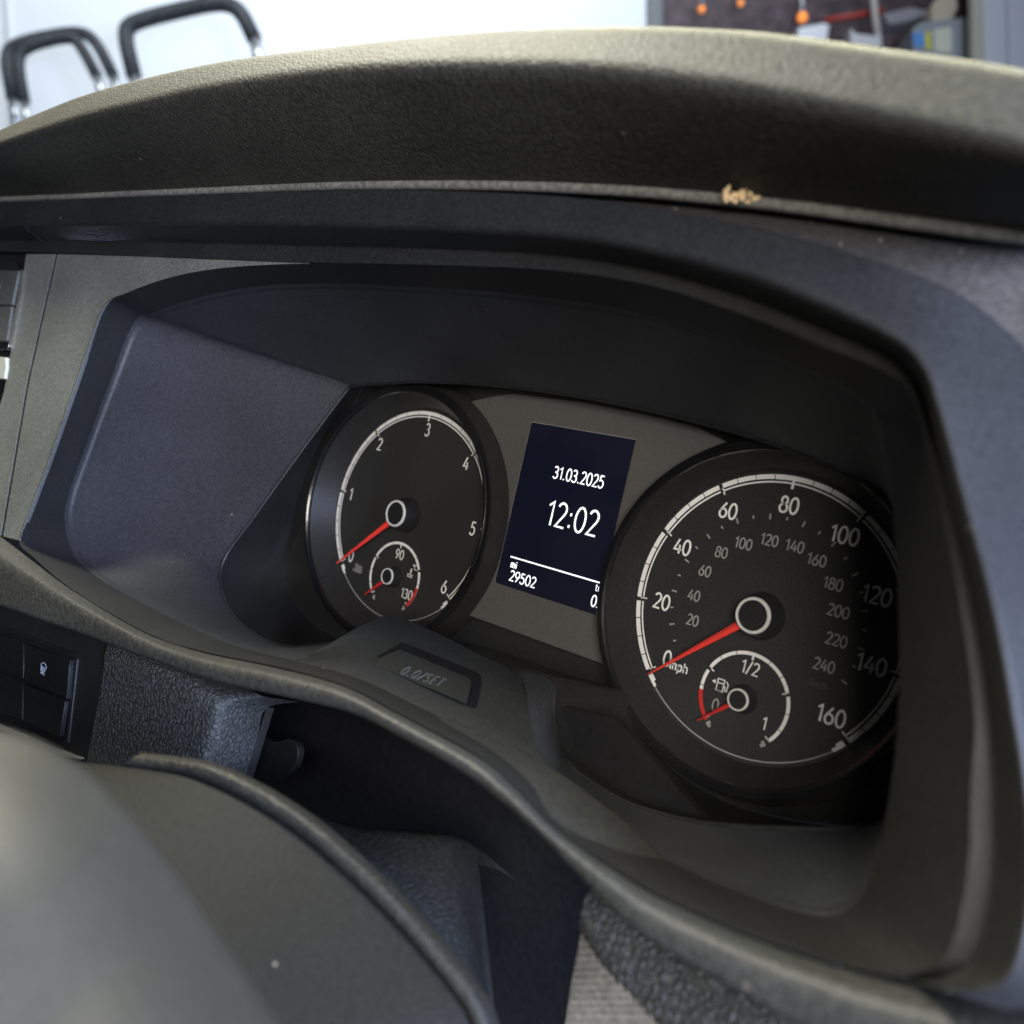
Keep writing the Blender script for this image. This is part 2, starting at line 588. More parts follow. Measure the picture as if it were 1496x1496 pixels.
e2 = cr(E2, 5, True)
edge = [p + Vector((0, .35, 0)) for p in e2[34 * 5:] + e2[:4 * 5 + 1]]
prism('side_panel', [plp(*p) for p in ((4, 784), (42, 560), (84, 371), (200, 374), (300, 378), (380, 381), (450, 383.5))] + edge[::-1], (-3, 3, 0), M_panel, dash, bevel=.2)
pan2 = [(38, 371), (81, 371), (39, 560), (1, 783), (-60, 770), (-60, 660), (-20, 660), (6, 570), (18, 500), (30, 430)]
prism('side_strip', [plp(*p) for p in pan2], (-4, 4, 0), M_panel, dash, bevel=.25)
prism('outer_panel', [plp(*p, .4) for p in ((-62, 371), (-62, 590), (-62, 775), (-330, 640), (-330, 380))], (0, 4, 0), M_panel, dash, bevel=.2)
prism('seam_backing', [plp(x, y, 5) for x, y in ((30, 366), (95, 368), (52, 600), (14, 782), (-60, 790), (-60, 640), (0, 560))], (0, 2, 0), M_void, dash, bevel=0)

# lower lip
LP = [  # ridge, lower edge
    ((-60, 742), (-60, 872)), ((0, 782), (0, 887)), ((50, 820), (60, 908)), ((104, 860), (120, 928)), ((207, 921), (222, 966)),
    ((290, 950), (313, 996)), ((400, 973), (417, 1019)), ((500, 1000), (510, 1042)), ((584, 1043), (584, 1079)),
    ((696, 1103), (670, 1128)), ((753, 1150), (725, 1169)), ((809, 1207), (781, 1218)), ((880, 1258), (837, 1275)),
    ((971, 1312), (924, 1361)), ((1115, 1374), (1040, 1432)), ((1259, 1420), (1160, 1500)), ((1402, 1454), (1300, 1560)),
    ((1488, 1476), (1400, 1600)), ((1580, 1500), (1500, 1640)),
]
L2 = [pl2(p[0]) + Vector((0, .3, -.3)) for p in LP]
LF = [onpl(p[0][0] + (p[1][0] - p[0][0]) * .32, p[0][1] + (p[1][1] - p[0][1]) * .32, -110, .14) for p in LP]
LE = [onpl(p[1][0], p[1][1], -109, .14) for p in LP]
LU = [p + Vector((0, 40, -4)) for p in LE]
LB = [p + Vector((0, 2.5, -3.5)) for p in L2]
loft('lower_lip', [ext(q) for q in (LB, L2, LF, LE, LU)], M_lip, dash, rad=[0, 1.6, 5, 2, 0], n=6, seg=6)

# pod with the reset button
def pod(x, y, o=0.):
    """sloping pod plane z = -9.25 + .55 y (+o)"""
    d = ray(x, y)
    t = (-9.25 + o + .55 * CAM.y - CAM.z) / (d.z - .55 * d.y)
    return CAM + d * t


nrm = Vector((0, -.55, 1)).normalized()
podpx = [(430, 965), (500, 934), (545, 903), (567, 897), (600, 903), (680, 943), (752, 980), (767, 990), (770, 1020), (774, 1060), (783, 1095),
         (806, 1141), (797, 1134), (744, 1103), (680, 1067), (612, 1033), (520, 991)]
pf = [((430, 965), -84), ((505, 986), -80.6), ((565, 1010), -78), ((625, 1038), -76), ((690, 1071), -76), ((750, 1105), -76), ((803, 1138), -76)]
pb = [(450, 957), (540, 906), (577, 898), (640, 923), (700, 953), (755, 981), (768, 1003)]
PF = [onpl(*p, y) + Vector((0, 0, .35)) for p, y in pf]
PB = [pod(*p) for p in pb]
PM = [pod((a[0][0] + b[0]) / 2, (a[0][1] + b[1]) / 2) for a, b in zip(pf, pb)]
PM[-1] = pod(775, 1066)
podo = loft('button_pod', [[p + Vector((0, -6, -4)) for p in PF], PF, PM, PB, [p + Vector((0, 2, -13)) for p in PB]], M_pod, dash, rad=[0, 0, 9, 1.6, 0], n=6, seg=5)
slot = rounded([pod(*p, 1.3) for p in ((534, 968), (588, 938), (704, 985), (695, 1037))], [1, 1.5, 2.5, 2.5])
prism('button_slot', slot, -nrm * 3, M_gloss, podo, bevel=0)
bt = rounded([pod(*p, 2.6) for p in ((540, 968), (584, 948), (690, 992), (682, 1028))], [.5, 1.5, 2.5, 2])
prism('reset_button', bt, -nrm * 2.2, M_btn, podo, bevel=.7)


# ---------------------------------------------------------------- stroke lettering
def arc(cx, cy, rx, ry, a0, a1, n=10):
    return [(cx + rx * math.cos(math.radians(a0 + (a1 - a0) * i / n)), cy + ry * math.sin(math.radians(a0 + (a1 - a0) * i / n))) for i in range(n + 1)]


def oval(cx, cy, rx, ry, n=20):
    return arc(cx, cy, rx, ry, 90, 450, n)


G = {
    '0': (.60, [oval(.30, .5, .25, .5)]),
    '1': (.42, [[(.06, .80), (.28, .98), (.28, 0)]]),
    '2': (.56, [arc(.28, .74, .22, .26, 160, -20, 10) + [(.44, .55), (.06, .02), (.52, .02)]]),
    '3': (.56, [arc(.25, .76, .20, .24, 150, -80, 9) + [(.20, .53)], [(.20, .53)] + arc(.24, .27, .25, .27, 85, -150, 10)]),
    '4': (.58, [[(.43, 0), (.43, .60)], [(.34, .99), (.05, .27), (.56, .27)]]),
    '5': (.56, [[(.48, .98), (.14, .98), (.11, .58)] + arc(.24, .31, .25, .31, 110, -150, 12)]),
    '6': (.58, [[(.42, .99), (.12, .52)] + arc(.29, .29, .235, .29, 150, 510, 18)]),
    '8': (.58, [oval(.29, .76, .19, .23), oval(.29, .27, .24, .27)]),
    '9': (.58, [[(.17, .01), (.46, .48)] + arc(.29, .71, .235, .29, -30, 330, 18)]),
    '/': (.42, [[(.02, -.06), (.38, 1.04)]]),
    '.': (.24, [[(.10, -.02), (.10, .10)]]),
    ':': (.28, [[(.14, .08), (.14, .20)], [(.14, .56), (.14, .68)]]),
    'm': (.84, [[(.08, 0), (.08, .68)], [(.08, .45)] + arc(.23, .48, .15, .19, 180, 0, 8) + [(.38, 0)], [(.38, .45)] + arc(.55, .48, .17, .19, 180, 0, 8) + [(.72, 0)]]),
    'p': (.60, [[(.08, -.28), (.08, .68)], oval(.29, .34, .21, .34)]),
    'h': (.58, [[(.08, 0), (.08, 1)], [(.08, .42)] + arc(.28, .47, .20, .21, 180, 0, 8) + [(.48, 0)]]),
    'i': (.24, [[(.10, 0), (.10, .66)], [(.10, .84), (.10, .96)]]),
    't': (.40, [[(.14, .92), (.14, .12), (.22, .0), (.34, .02)], [(.0, .66), (.34, .66)]]),
    'r': (.40, [[(.08, 0), (.08, .68)], [(.08, .42), (.18, .62), (.34, .66)]]),
    'l': (.20, [[(.08, 0), (.08, 1)]]),
    'n': (.58, [[(.08, 0), (.08, .68)], [(.08, .42)] + arc(.28, .47, .20, .21, 180, 0, 8) + [(.48, 0)]]),
    'x': (.52, [[(.04, 0), (.44, .66)], [(.44, 0), (.04, .66)]]),
    'k': (.54, [[(.08, 0), (.08, 1)], [(.44, .66), (.10, .30)], [(.20, .40), (.48, 0)]]),
    'C': (.60, [arc(.36, .5, .30, .5, 50, 310, 14)]),
    'S': (.54, [arc(.27, .75, .21, .25, 40, 270, 9) + arc(.27, .25, .22, .25, 90, -140, 9)]),
    'E': (.50, [[(.46, .98), (.08, .98), (.08, .02), (.46, .02)], [(.08, .52), (.40, .52)]]),
    'T': (.54, [[(.0, .98), (.52, .98)], [(.26, .98), (.26, 0)]]),
    'o': (.36, [oval(.16, .84, .11, .14, 12)]),
}


def ribbon(poly, w, vs, fs, to3, depth):
    """flat ribbon of width w along 2D poly, given thickness"""
    closed = math.dist(poly[0], poly[-1]) < 1e-6
    pts = poly[:-1] if closed else poly
    n = len(pts)
    L, Rr = [], []
    for i in range(n):
        a = pts[i - 1] if (i or closed) else None
        b = pts[i]
        c = pts[(i + 1) % n] if (i < n - 1 or closed) else None
        d1 = Vector((b[0] - a[0], b[1] - a[1])).normalized() if a else None
        d2 = Vector((c[0] - b[0], c[1] - b[1])).normalized() if c else None
        d1 = d1 or d2
        d2 = d2 or d1
        t = (d1 + d2)
        t = t.normalized() if t.length > 1e-4 else d1
        nn = Vector((-t.y, t.x))
        k = min(1.6, 1 / max(.35, abs(nn.dot(Vector((-d1.y, d1.x))))))
        ext = Vector((0, 0))
        L.append((b[0] + nn.x * w / 2 * k, b[1] + nn.y * w / 2 * k))
        Rr.append((b[0] - nn.x * w / 2 * k, b[1] - nn.y * w / 2 * k))
    base = len(vs)
    for l, r in zip(L, Rr):
        vs += [to3(l[0], l[1], depth), to3(r[0], r[1], depth), to3(l[0], l[1], 0), to3(r[0], r[1], 0)]
    for i in range(n if closed else n - 1):
        a = base + 4 * i
        b = base + 4 * ((i + 1) % n)
        fs += [(a, b, b + 1, a + 1), (a + 2, a + 3, b + 3, b + 2), (a, a + 2, b + 2, b), (a + 1, b + 1, b + 3, a + 3)]
    if not closed:
        for a in (base, base + 4 * (n - 1)):
            fs.append((a, a + 1, a + 3, a + 2))


def text(name, s, to3, h, mat, parent, w=.12, squeeze=1., depth=.15, cx=0., cy=0., gap=.07):
    """lettering of cap height h centred at (cx, cy) in the plane given by to3(u, v, d)"""
    tot = sum(G[c][0] + gap for c in s) - gap if s else 0
    x = cx - tot * h * squeeze / 2
    vs, fs = [], []
    for c in s:
        adv, strokes = G[c]
        for st in strokes:
            ribbon([(x + p[0] * h * squeeze, cy - h / 2 + p[1] * h) for p in st], w * h, vs, fs, to3, depth)
        x += (adv + gap) * h * squeeze
    return mesh(name, vs, fs, mat, parent, smooth=False)


def dial_plane(y0):
    return lambda u, v, d: Vector((u, y0 - d, v))


eu = (pod(690, 1010) - pod(545, 962)).normalized()
ev = nrm.cross(eu).normalized()
if ev.y < 0:
    ev = -ev
ctr = pod(618, 989, 2.6)
text('embossed_lettering', '0.0/SET', lambda u, v, d: ctr + eu * u + ev * v + nrm * d, 4.2, M_dim, podo, w=.085, squeeze=.80, depth=.35, gap=.24)

# ---------------------------------------------------------------- instrument cluster
clu = empty('instrument_cluster', (0, 0, -50), label='instrument cluster with two round dials and central display behind a clear lens', cat='instrument cluster')
E0i = [Vector((p.x * 1.02 + math.copysign(9, p.x), 1.2, p.z * 1.03 + math.copysign(1.5, p.z))) for p in E0]
c0 = cr(E0i, 5, True)
loft('housing', [[p + Vector((0, .4, 0)) for p in E0], [Vector((q.x, -11, q.z)) for q in E0i], E0i], M_house, clu, n=5, closed=True)
prism('back_plate', [p + Vector((0, .5, 0)) for p in cr(E0i, 3, True)], (0, 4, 0), M_house, clu, bevel=0)
tube('edge_bead', cr(E0 + [E0[0]], 5), .7, M_black, clu, n=8)
lens_poly = [p + Vector((0, .2, 0)) for p in cr(E0, 4, True)]
mesh('lens', lens_poly, [tuple(range(len(lens_poly)))], M_lens, clu, smooth=False)

# faceplate with the display
fp = []
RC = 58.2
for k in range(17):     # edges follow the two dial surrounds
    a_ = math.radians(-33 + (65.5 + 33) * k / 16)
    fp.append((-82.6 + RC * math.cos(a_), RC * math.sin(a_)))
fp += [(-46, 56.6), (-37, 58.6), (0, 59.4), (44, 57.5), (50, 55.4)]
for k in range(17):
    a_ = math.radians(114.5 + (213 - 114.5) * k / 16)
    fp.append((82.6 + RC * math.cos(a_), RC * math.sin(a_)))
prism('faceplate', [Vector((x, -3.4, z)) for x, z in fp], (0, 2.2, 0), M_plate, clu, bevel=.5)
fp2 = [(-56, 54), (-64, 58), (-45, 65), (0, 66.5), (46, 65), (64, 59), (56, 54)]
prism('upper_mask', [Vector((x, -2.6, z)) for x, z in fp2], (0, 1.2, 0), M_house, clu, bevel=.4)
SW, SH, SZ = 23.8, 32.1, 16.5
prism('display_reveal', [Vector((x, -3.7, z)) for x, z in ((-SW - .35, SZ - SH), (-SW - .35, SZ + SH + .2), (SW, SZ + SH + .2), (SW, SZ - SH))], (0, 1, 0), M_grey, clu, bevel=0)
disp = prism('display', [Vector((x, -4.0, z)) for x, z in ((-SW, SZ - SH), (-SW, SZ + SH), (SW, SZ + SH), (SW, SZ - SH))], (0, 1, 0), M_screen, clu, bevel=0)


def fpz(x, y, yy):
    p = onpl(x, y, yy)
    return p.x, p.z


sc = dial_plane(-4.05)
u, v = fpz(845, 697, -4.1)
text('date_text', '31.03.2025', sc, 4.5, M_lit, disp, w=.125, squeeze=.93, cx=u, cy=v, depth=.06)
u, v = fpz(836, 757, -4.1)
text('time_text', '12:02', sc, 9.2, M_lit, disp, w=.092, squeeze=.95, cx=u, cy=v, depth=.06)
u, v = fpz(751, 825, -4.1)
text('unit_text', 'mi', sc, 2.7, M_lit, disp, w=.19, cx=u, cy=v, depth=.06)
u, v = fpz(763.5, 846, -4.1)
text('odometer_text', '29502', sc, 3.9, M_lit, disp, w=.135, squeeze=1.05, cx=u, cy=v, depth=.06)
text('trip_text', 'tri', sc, 2.5, M_lit, disp, w=.14, cx=fpz(875, 859, -4.1)[0], cy=fpz(875, 859, -4.1)[1], depth=.06)
text('trip_distance_text', '0.0', sc, 4.0, M_lit, disp, w=.14, squeeze=.95, cx=fpz(874, 879, -4.1)[0], cy=fpz(874, 880, -4.1)[1], depth=.06)
a, b_ = fpz(746, 813, -4.1)
c_, d_ = fpz(872, 848, -4.1)
prism('divider_line', [Vector((a, -4.12, b_ - .3)), Vector((a, -4.12, b_ + .3)), Vector((23.4, -4.12, b_ + .3)), Vector((23.4, -4.12, b_ - .3))], (0, .1, 0), M_lit, disp, bevel=0)


def seg_ring(vs, fs, cx, cz, r0, r1, a0, a1, y, d=.12, n=None):
    n = n or max(1, int(abs(a1 - a0) / 2.5))
    base = len(vs)
    for i in range(n + 1):
        a = math.radians(a0 + (a1 - a0) * i / n)
        for r in (r0, r1):
            vs.append(Vector((cx + r * math.cos(a), y - d, cz + r * math.sin(a))))
        for r in (r0, r1):
            vs.append(Vector((cx + r * math.cos(a), y, cz + r * math.sin(a))))
    for i in range(n):
        k = base + 4 * i
        fs += [(k, k + 1, k + 5, k + 4), (k + 2, k + 6, k + 7, k + 3), (k, k + 4, k + 6, k + 2), (k + 1, k + 3, k + 7, k + 5)]
    for k in (base, base + 4 * n):
        fs.append((k, k + 1, k + 3, k + 2))


def scale_ring(cx, cz, r, majors, minor, a_of, parent, w, tick, name, mat=None, line=True, mgap=.9, skip_line_last=True):
    """white graduated band: one mesh per interval, split by dark minor notches, with major ticks"""
    for i in range(majors):
        vs, fs = [], []
        A, B = a_of(i), a_of(i + 1)
        g = math.degrees(mgap * .5 / r) * (1 if A > B else -1)
        nn = minor
        for j in range(nn):
            p, q = A + (B - A) * j / nn, A + (B - A) * (j + 1) / nn
            p = p - g * (1.0 if j == 0 else .36)
            q = q + g * (1.0 if j == nn - 1 else .36)
            seg_ring(vs, fs, cx, cz, r - w, r, p, q, -.05)
        if line:
            seg_ring(vs, fs, cx, cz, r - w * 1.75, r - w * 1.42, A - g, B + g, -.05)
        tw = math.degrees(tick[1] / r) * (1 if A > B else -1)
        # ticks at both ends of the interval, outside the middle one
        if i < majors / 2:
            seg_ring(vs, fs, cx, cz, r - tick[0], r, A - g, A - g - tw, -.05, n=1)
        if i >= majors / 2:
            seg_ring(vs, fs, cx, cz, r - tick[0], r, B + g + tw, B + g, -.05, n=1)
        m_ = mat[i] if isinstance(mat, list) else (mat or M_white)
        mesh(name, vs, fs, m_, parent, smooth=False)


def needle(cx, cz, ang, r_in, r_out, y, w0, mat, parent, ridge=1.2):
    a = math.radians(ang)
    d = Vector((math.cos(a), 0, math.sin(a)))
    s = Vector((-math.sin(a), 0, math.cos(a)))
    c = Vector((cx, y, cz))
    tip = c + d * r_out
    vs = [c + d * r_in + s * w0, c + d * r_in - s * w0, c + d * r_in + Vector((0, -ridge, 0)),
          tip + s * .22, tip - s * .22, tip + Vector((0, -.35, 0)),
          c + d * r_in + s * w0 + Vector((0, 1.0, 0)), c + d * r_in - s * w0 + Vector((0, 1.0, 0)), tip + s * .22 + Vector((0, .5, 0)), tip - s * .22 + Vector((0, .5, 0))]
    fs = [(0, 3, 5, 2), (1, 2, 5, 4), (0, 6, 8, 3), (1, 4, 9, 7), (6, 7, 9, 8), (0, 2, 1, 7, 6), (3, 8, 9, 4, 5)]
    return mesh('needle', vs, fs, mat, parent, smooth=False)


def hub(cx, cz, r, y, parent):
    lathe('hub', [(.01, y - .1), (r * .82, y - .1), (r * .86, y + .2), (r * 1.0, y + .3), (r * 1.08, y + 1), (r * 1.35, -.1)], cx, cz, M_black, parent, n=48)
    lathe('hub_ring', [(r * .84, y + .15), (r * .85, y - .35), (r * .97, y - .35), (r * 1.02, y + .3)], cx, cz, M_ring, parent, n=64)


def dial(cx, name, lab):
    o = lathe(name, [(.01, 0), (47.2, 0)], cx, 0, M_dial, clu, n=96)
    o['label'] = lab
    lathe('inner_cone', [(47.0, .1), (47.6, -1.0), (51.2, -8.5), (52.2, -10.6)], cx, 0, M_cone, o, n=128)
    lathe('rim', [(52.0, -10.4), (52.2, -11.6), (52.8, -12.2), (53.6, -12.2), (54.0, -11.8), (54.2, -11.4), (55.2, -11.2), (55.8, -10.4)], cx, 0, M_gloss, o, n=160)
    lathe('outer_cone', [(55.6, -10.8), (56.4, -8), (58.3, -3.6), (58.6, -1)], cx, 0, M_cone, o, n=128)
    return o


SPA, TAA, SUA = 32.6, 43.53, 67.2
spd = dial(82.6, 'speedometer', 'round speedometer dial in miles per hour')
tac = dial(-82.6, 'tachometer', 'round rev counter dial numbered zero to six')
fp_ = dial_plane(-.05)
scale_ring(82.6, 0, 46, 8, 4, lambda i: 90 + SPA * 4 - SPA * i, spd, 1.55, (3.9, .5), 'graduated_band')
scale_ring(-82.6, 0, 46, 6, 5, lambda i: 90 + TAA * 3 - TAA * i, tac, 1.55, (3.8, .5), 'graduated_band')
for o_, cx, st, k in ((spd, 82.6, SPA, 4), (tac, -82.6, TAA, 3)):
    vs, fs = [], []
    seg_ring(vs, fs, cx, 0, 45.45, 45.85, 90 + st * k + 1.4, 90 - st * k + 360 - 1.4, -.05)
    mesh('thin_line', vs, fs, M_grey if o_ is spd else M_grey, o_, smooth=False)
    for sg in (1, -1):
        vs, fs = [], []
        e = 90 + sg * st * k
        seg_ring(vs, fs, cx, 0, 44.2, 46, e + sg * 1.2, e + sg * 4.4, -.06)
        seg_ring(vs, fs, cx, 0, 44.9, 46, e + sg * 4.4, e + sg * 6.6, -.06)
        mesh('scale_end', vs, fs, M_white, o_, smooth=False)
    # top tick
    vs, fs = [], []
    w_ = math.degrees(.42 / 46)
    seg_ring(vs, fs, cx, 0, 41.8, 46, 90 - w_, 90 + w_, -.06, n=1)
    mesh('top_tick', vs, fs, M_white, o_, smooth=False)


def num(s, px, py, h, mat, parent, name='numeral', w=.125, sq=1.0):
    u, v = fpz(px, py, -.1)
    return text(name, s, fp_, h, mat, parent, w=w, squeeze=sq, cx=u, cy=v, depth=.1)


for s, x, y in (('20', 967, 879), ('40', 997, 799), ('60', 1064, 746), ('80', 1153, 738), ('100', 1234, 782), ('120', 1281, 870),
                ('140', 1273, 971), ('160', 1214, 1046), ('0', 975, 962)):
    num(s, x, y, 5.1, M_white, spd, w=.135)
num('mph', 992, 974, 3.2, M_white, spd, 'unit_text', w=.15)
for s, x, y in (('20', 1012, 906), ('40', 1014, 870), ('60', 1030, 834), ('80', 1054, 807), ('100', 1086, 794), ('120', 1124, 789),
                ('140', 1161, 798), ('160', 1193, 818), ('180', 1217, 853), ('200', 1225, 893), ('220', 1222, 935), ('240', 1204, 972)):
    num(s, x, y, 3.5, M_grey, spd, w=.125)
num('km/h', 1196, 1000, 2.0, M_dim, spd, 'unit_text', w=.14)
for k in range(1, 25):
    vs, fs = [], []
    a = 90 + SPA * 4 - k * 10 / 257.5 * SPA * 8
    tw = .9 if k % 2 else .9
    dl = 1.1 if k % 2 else 1.9
    seg_ring(vs, fs, 82.6, 0, 32.2 - dl / 2, 32.2 + dl / 2, a - .45, a + .45, -.05, n=1)
    mesh('speed_tick', vs, fs, M_grey, spd, smooth=False)
for s, x, y in (('1', 513, 722), ('2', 555, 649), ('3', 625, 628), ('4', 681, 677), ('5', 691, 772), ('6', 649, 857), ('0', 513, 812)):
    num(s, x, y, 5.3, M_white, tac, w=.125, sq=.95)
num('1/min', 524, 827, 1.7, M_grey, tac, 'unit_text', w=.13)
num('x1000', 522, 833, 1.9, M_grey, tac, 'unit_text', w=.13)

# small gauges inside the dials
SR = 15.43
for par, cx, red in ((spd, 83.0, 0), (tac, -82.2, 3)):
    cz = -27.45
    mats = [M_white] * 4
    scale_ring(cx, cz, SR, 4, 3, lambda i: 90 + SUA * 2 - SUA * i, par, 1.15, (2.3, .45), 'small_band', line=False, mgap=.8, mat=mats)
    vs, fs = [], []
    if red == 0:
        seg_ring(vs, fs, cx, cz, SR - 1.25, SR + .05, 90 + SUA * 2, 90 + SUA * 1.42, -.2)
    else:
        seg_ring(vs, fs, cx, cz, SR - 1.25, SR + .05, 90 - SUA * 2 + 2, 90 - SUA * 1.42, -.2)
    mesh('red_zone', vs, fs, M_red, par, smooth=False)
    for sg in (1, -1):
        vs, fs = [], []
        e = 90 + sg * SUA * 2
        seg_ring(vs, fs, cx, cz, SR - 1.4, SR + .3, e + sg * 3, e + sg * 7, -.06)
        seg_ring(vs, fs, cx, cz, SR - .8, SR + .2, e + sg * 7, e + sg * 10, -.06)
        mesh('scale_end', vs, fs, M_grey, par, smooth=False)
    vs, fs = [], []
    seg_ring(vs, fs, cx, cz, SR - 2.5, SR, 88.6, 91.4, -.08, n=1)
    mesh('top_tick', vs, fs, M_white, par, smooth=False)
num('1/2', 1096, 976, 4.0, M_white, spd, w=.12)
num('1', 1117, 1057, 3.9, M_white, spd, w=.12)
num('0', 1045, 1030, 3.9, M_grey, spd, w=.12)
num('90', 584, 810, 4.0, M_white, tac, w=.12)
num('130', 594, 868, 4.0, M_white, tac, w=.12)
num('oC', 606, 829, 2.1, M_white, tac, 'unit_text', w=.14)
# fuel pump symbol
u, v = fpz(1053, 1001, -.1)
vs, fs = [], []
for st in ([(-1.3, -1.9), (-1.3, 1.9), (1.0, 1.9), (1.0, -1.9), (-1.3, -1.9)], [(-1.3, .6), (1.0, .6)], [(-1.7, -1.95), (1.4, -1.95)],
           [(1.0, -.2), (1.6, -.2), (1.7, -1.4), (2.3, -1.5), (2.5, .8), (1.7, 1.7)]):
    ribbon([(u + p[0], v + p[1]) for p in st], .33, vs, fs, fp_, .1)
b0 = len(vs)
vs += [fp_(u - 3.3, v + .6, .1), fp_(u - 2.0, v + 1.3, .1), fp_(u - 2.0, v - .1, .1)]
fs.append((b0, b0 + 1, b0 + 2))
mesh('fuel_pump_symbol', vs, fs, M_white, spd, smooth=False)
# coolant thermometer symbol
u, v = fpz(599.5, 837, -.1)
vs, fs = [], []
for st in ([(0, -1), (0, 2.4)], [(0, 2.2), (.9, 2.2)], [(0, 1.3), (.9, 1.3)], [(0, .4), (.9, .4)], [(-2.2, -.9), (-1.1, -1.2), (0, -.9), (1.1, -1.2), (2.2, -.9)],
           [(-2, -2.0), (-1, -2.3), (0, -2.0), (1, -2.3), (2, -2.0)]):
    ribbon([(u + p[0] * .78, v + p[1] * .78) for p in st], .38, vs, fs, fp_, .1)
mesh('coolant_symbol', vs, fs, M_white, tac, smooth=False)

hub(82.6, 0, 5.75, -7.4, spd)
hub(-82.6, 0, 5.75, -7.4, tac)
needle(82.6, 0, 222.3, 6.4, 43.4, -5.2, 1.25, M_needle, spd, 1.1)
needle(-82.6, 0, 222.3, 6.4, 43.4, -5.2, 1.25, M_needle, tac, 1.1)
hub(83.0, -27.45, 3.55, -4.4, spd)
hub(-82.2, -27.45, 3.55, -4.4, tac)
needle(83.0, -27.45, 222, 3.8, 16.6, -3.2, .75, M_red, spd, .6)
needle(-82.2, -27.45, 222, 3.8, 16.6, -3.2, .75, M_red, tac, .6)

# ---------------------------------------------------------------- light switch at the left edge
lsw = empty('light_switch', onpl(0, 470, -100)[:], label='chrome edged light switch block at the left edge of the grey panel', cat='switch')


def lp(x, y, o=0.):
    return onpl(x, y, -101.5 + o, .14)


prism('recess', [lp(x, y, 3) for x, y in ((-60, 366), (40, 366), (36, 420), (22, 510), (0, 580), (-60, 590))], (0, 2, 0), M_void, lsw, bevel=0)
prism('chrome_frame', rounded([lp(x, y, -1) for x, y in ((-60, 382), (24, 384), (30, 394), (26, 430), (12, 505), (8, 511), (-60, 508))], .6), (0, 3, 0), M_chrome, lsw, bevel=.5)
prism('button', [lp(x, y, -1.8) for x, y in ((-60, 394), (27, 395.5), (17, 445), (-60, 445))], (0, 2, 0), M_btn_grey, lsw, bevel=.3)
prism('button', [lp(x, y, -1.8) for x, y in ((-60, 447.5), (16.5, 447.5), (9.5, 498), (-60, 498))], (0, 2, 0), M_btn_grey, lsw, bevel=.3)
p0 = lp(-1, 421, -1.85)
text('lettering', 'E', lambda u, v, d: p0 + Vector((u, -d, v)), 2.6, M_grey, lsw, w=.13, depth=.05)
prism('lower_trim', [lp(x, y, -.5) for x, y in ((-60, 516), (8, 522), (9, 535), (6, 553), (-60, 553))], (0, 4, 0), plain('pale_trim', (.35, .36, .31), .4), lsw, bevel=.4)

# ---------------------------------------------------------------- lower left switch block
sw = empty('switch_block', onpl(50, 1090, -108)[:], label='black switch block with windscreen heating button below the lip', cat='switch')


def swp(x, y, o=0.):
    return onpl(x, y, -106 + o)


prism('panel', [swp(*p) for p in ((-330, 760), (-80, 850), (0, 880), (60, 902), (120, 922), (162, 938), (127, 1112), (90, 1122), (-80, 1080), (-330, 1000))], (0, 5, 0), M_frame, sw, bevel=.6)
prism('rim', rounded([swp(x, y, -.8) for x, y in ((-80, 884), (0, 913), (105, 953), (113, 962), (99, 1086), (92, 1092), (0, 1056), (-80, 1028))], 1), (0, 1, 0), M_black, sw, bevel=.3)
prism('recess', rounded([swp(x, y, -1.0) for x, y in ((-80, 889), (0, 918), (103, 957), (110, 965), (97, 1082), (90, 1087), (0, 1050), (-80, 1022))], 1), (0, .5, 0), M_void, sw, bevel=0)
for q in (((35.2, 939.5), (103, 965), (101, 972), (97, 1022), (90, 1019), (36, 993)), ((-80, 898), (34.6, 939), (33.6, 992), (-80, 946)),
          ((34, 998.5), (74, 1015), (78, 1018), (95, 1024), (87, 1076), (82, 1076), (34.5, 1055)), ((-80, 951), (33.4, 998), (32.6, 1053), (-80, 1010))):
    prism('button', rounded([swp(x, y, -2.6) for x, y in q], .5, 2), (0, 2.2, 0), M_btn, sw, bevel=.35)
p0 = swp(63, 977, -2.65)
vs, fs = [], []
tt = lambda u, v, d: p0 + Vector((u, -d, v))
for st in ([(-2.0, 1.0)] + arc(0, -.6, 2.6, 2.6, 140, 40, 8) + [(2.0, 1.0), (1.3, -.9), (-1.3, -.9), (-2.0, 1.0)], [(-.8, -1.6), (-.6, -.6), (-.9, .1), (-.6, .8)],
           [(0, -1.6), (.2, -.6), (-.1, .1), (.2, .8)], [(.8, -1.6), (1.0, -.6), (.7, .1), (1.0, .8)], [(-1.4, -1.7), (1.4, -1.7)]):
    ribbon([(p[0] * 1.15, p[1] * 1.15) for p in st], .30, vs, fs, tt, .06)
mesh('windscreen_heating_symbol', vs, fs, plain('symbol_print', (.45, .52, .6), .5), sw, smooth=False)
prism('bottom_trim', [swp(x, y, -1.2) for x, y in ((-80, 1030), (0, 1058), (98, 1100), (120, 1108), (116, 1110), (95, 1106), (0, 1066), (-80, 1038))], (0, 2, 0), M_silver, sw, bevel=.3)

# ---------------------------------------------------------------- leather grained panel beside the switches
knee = empty('knee_panel', onpl(250, 1130, -106)[:], label='black leather grained panel corner between switch block and steering column', cat='trim panel')
kx = [((160, 940), (127, 1114)), ((215, 965), (190, 1130)), ((270, 992), (245, 1150)), ((326, 1027), (284, 1170))]
KT = [onpl(*a, -106) for a, b in kx]
KB = [onpl(*b, -106) for a, b in kx]
tr, br = onpl(389, 1035, -82), onpl(345, 1180, -82)
tops = [onpl(162, 941, -106.2), onpl(222, 968, -106.2), onpl(275, 996, -106.2), onpl(326, 1027, -106.2)]
cols_t = [KT[0], KT[1], KT[2], KT[3], tr]
cols_b = [KB[0], KB[1], KB[2], KB[3], br]
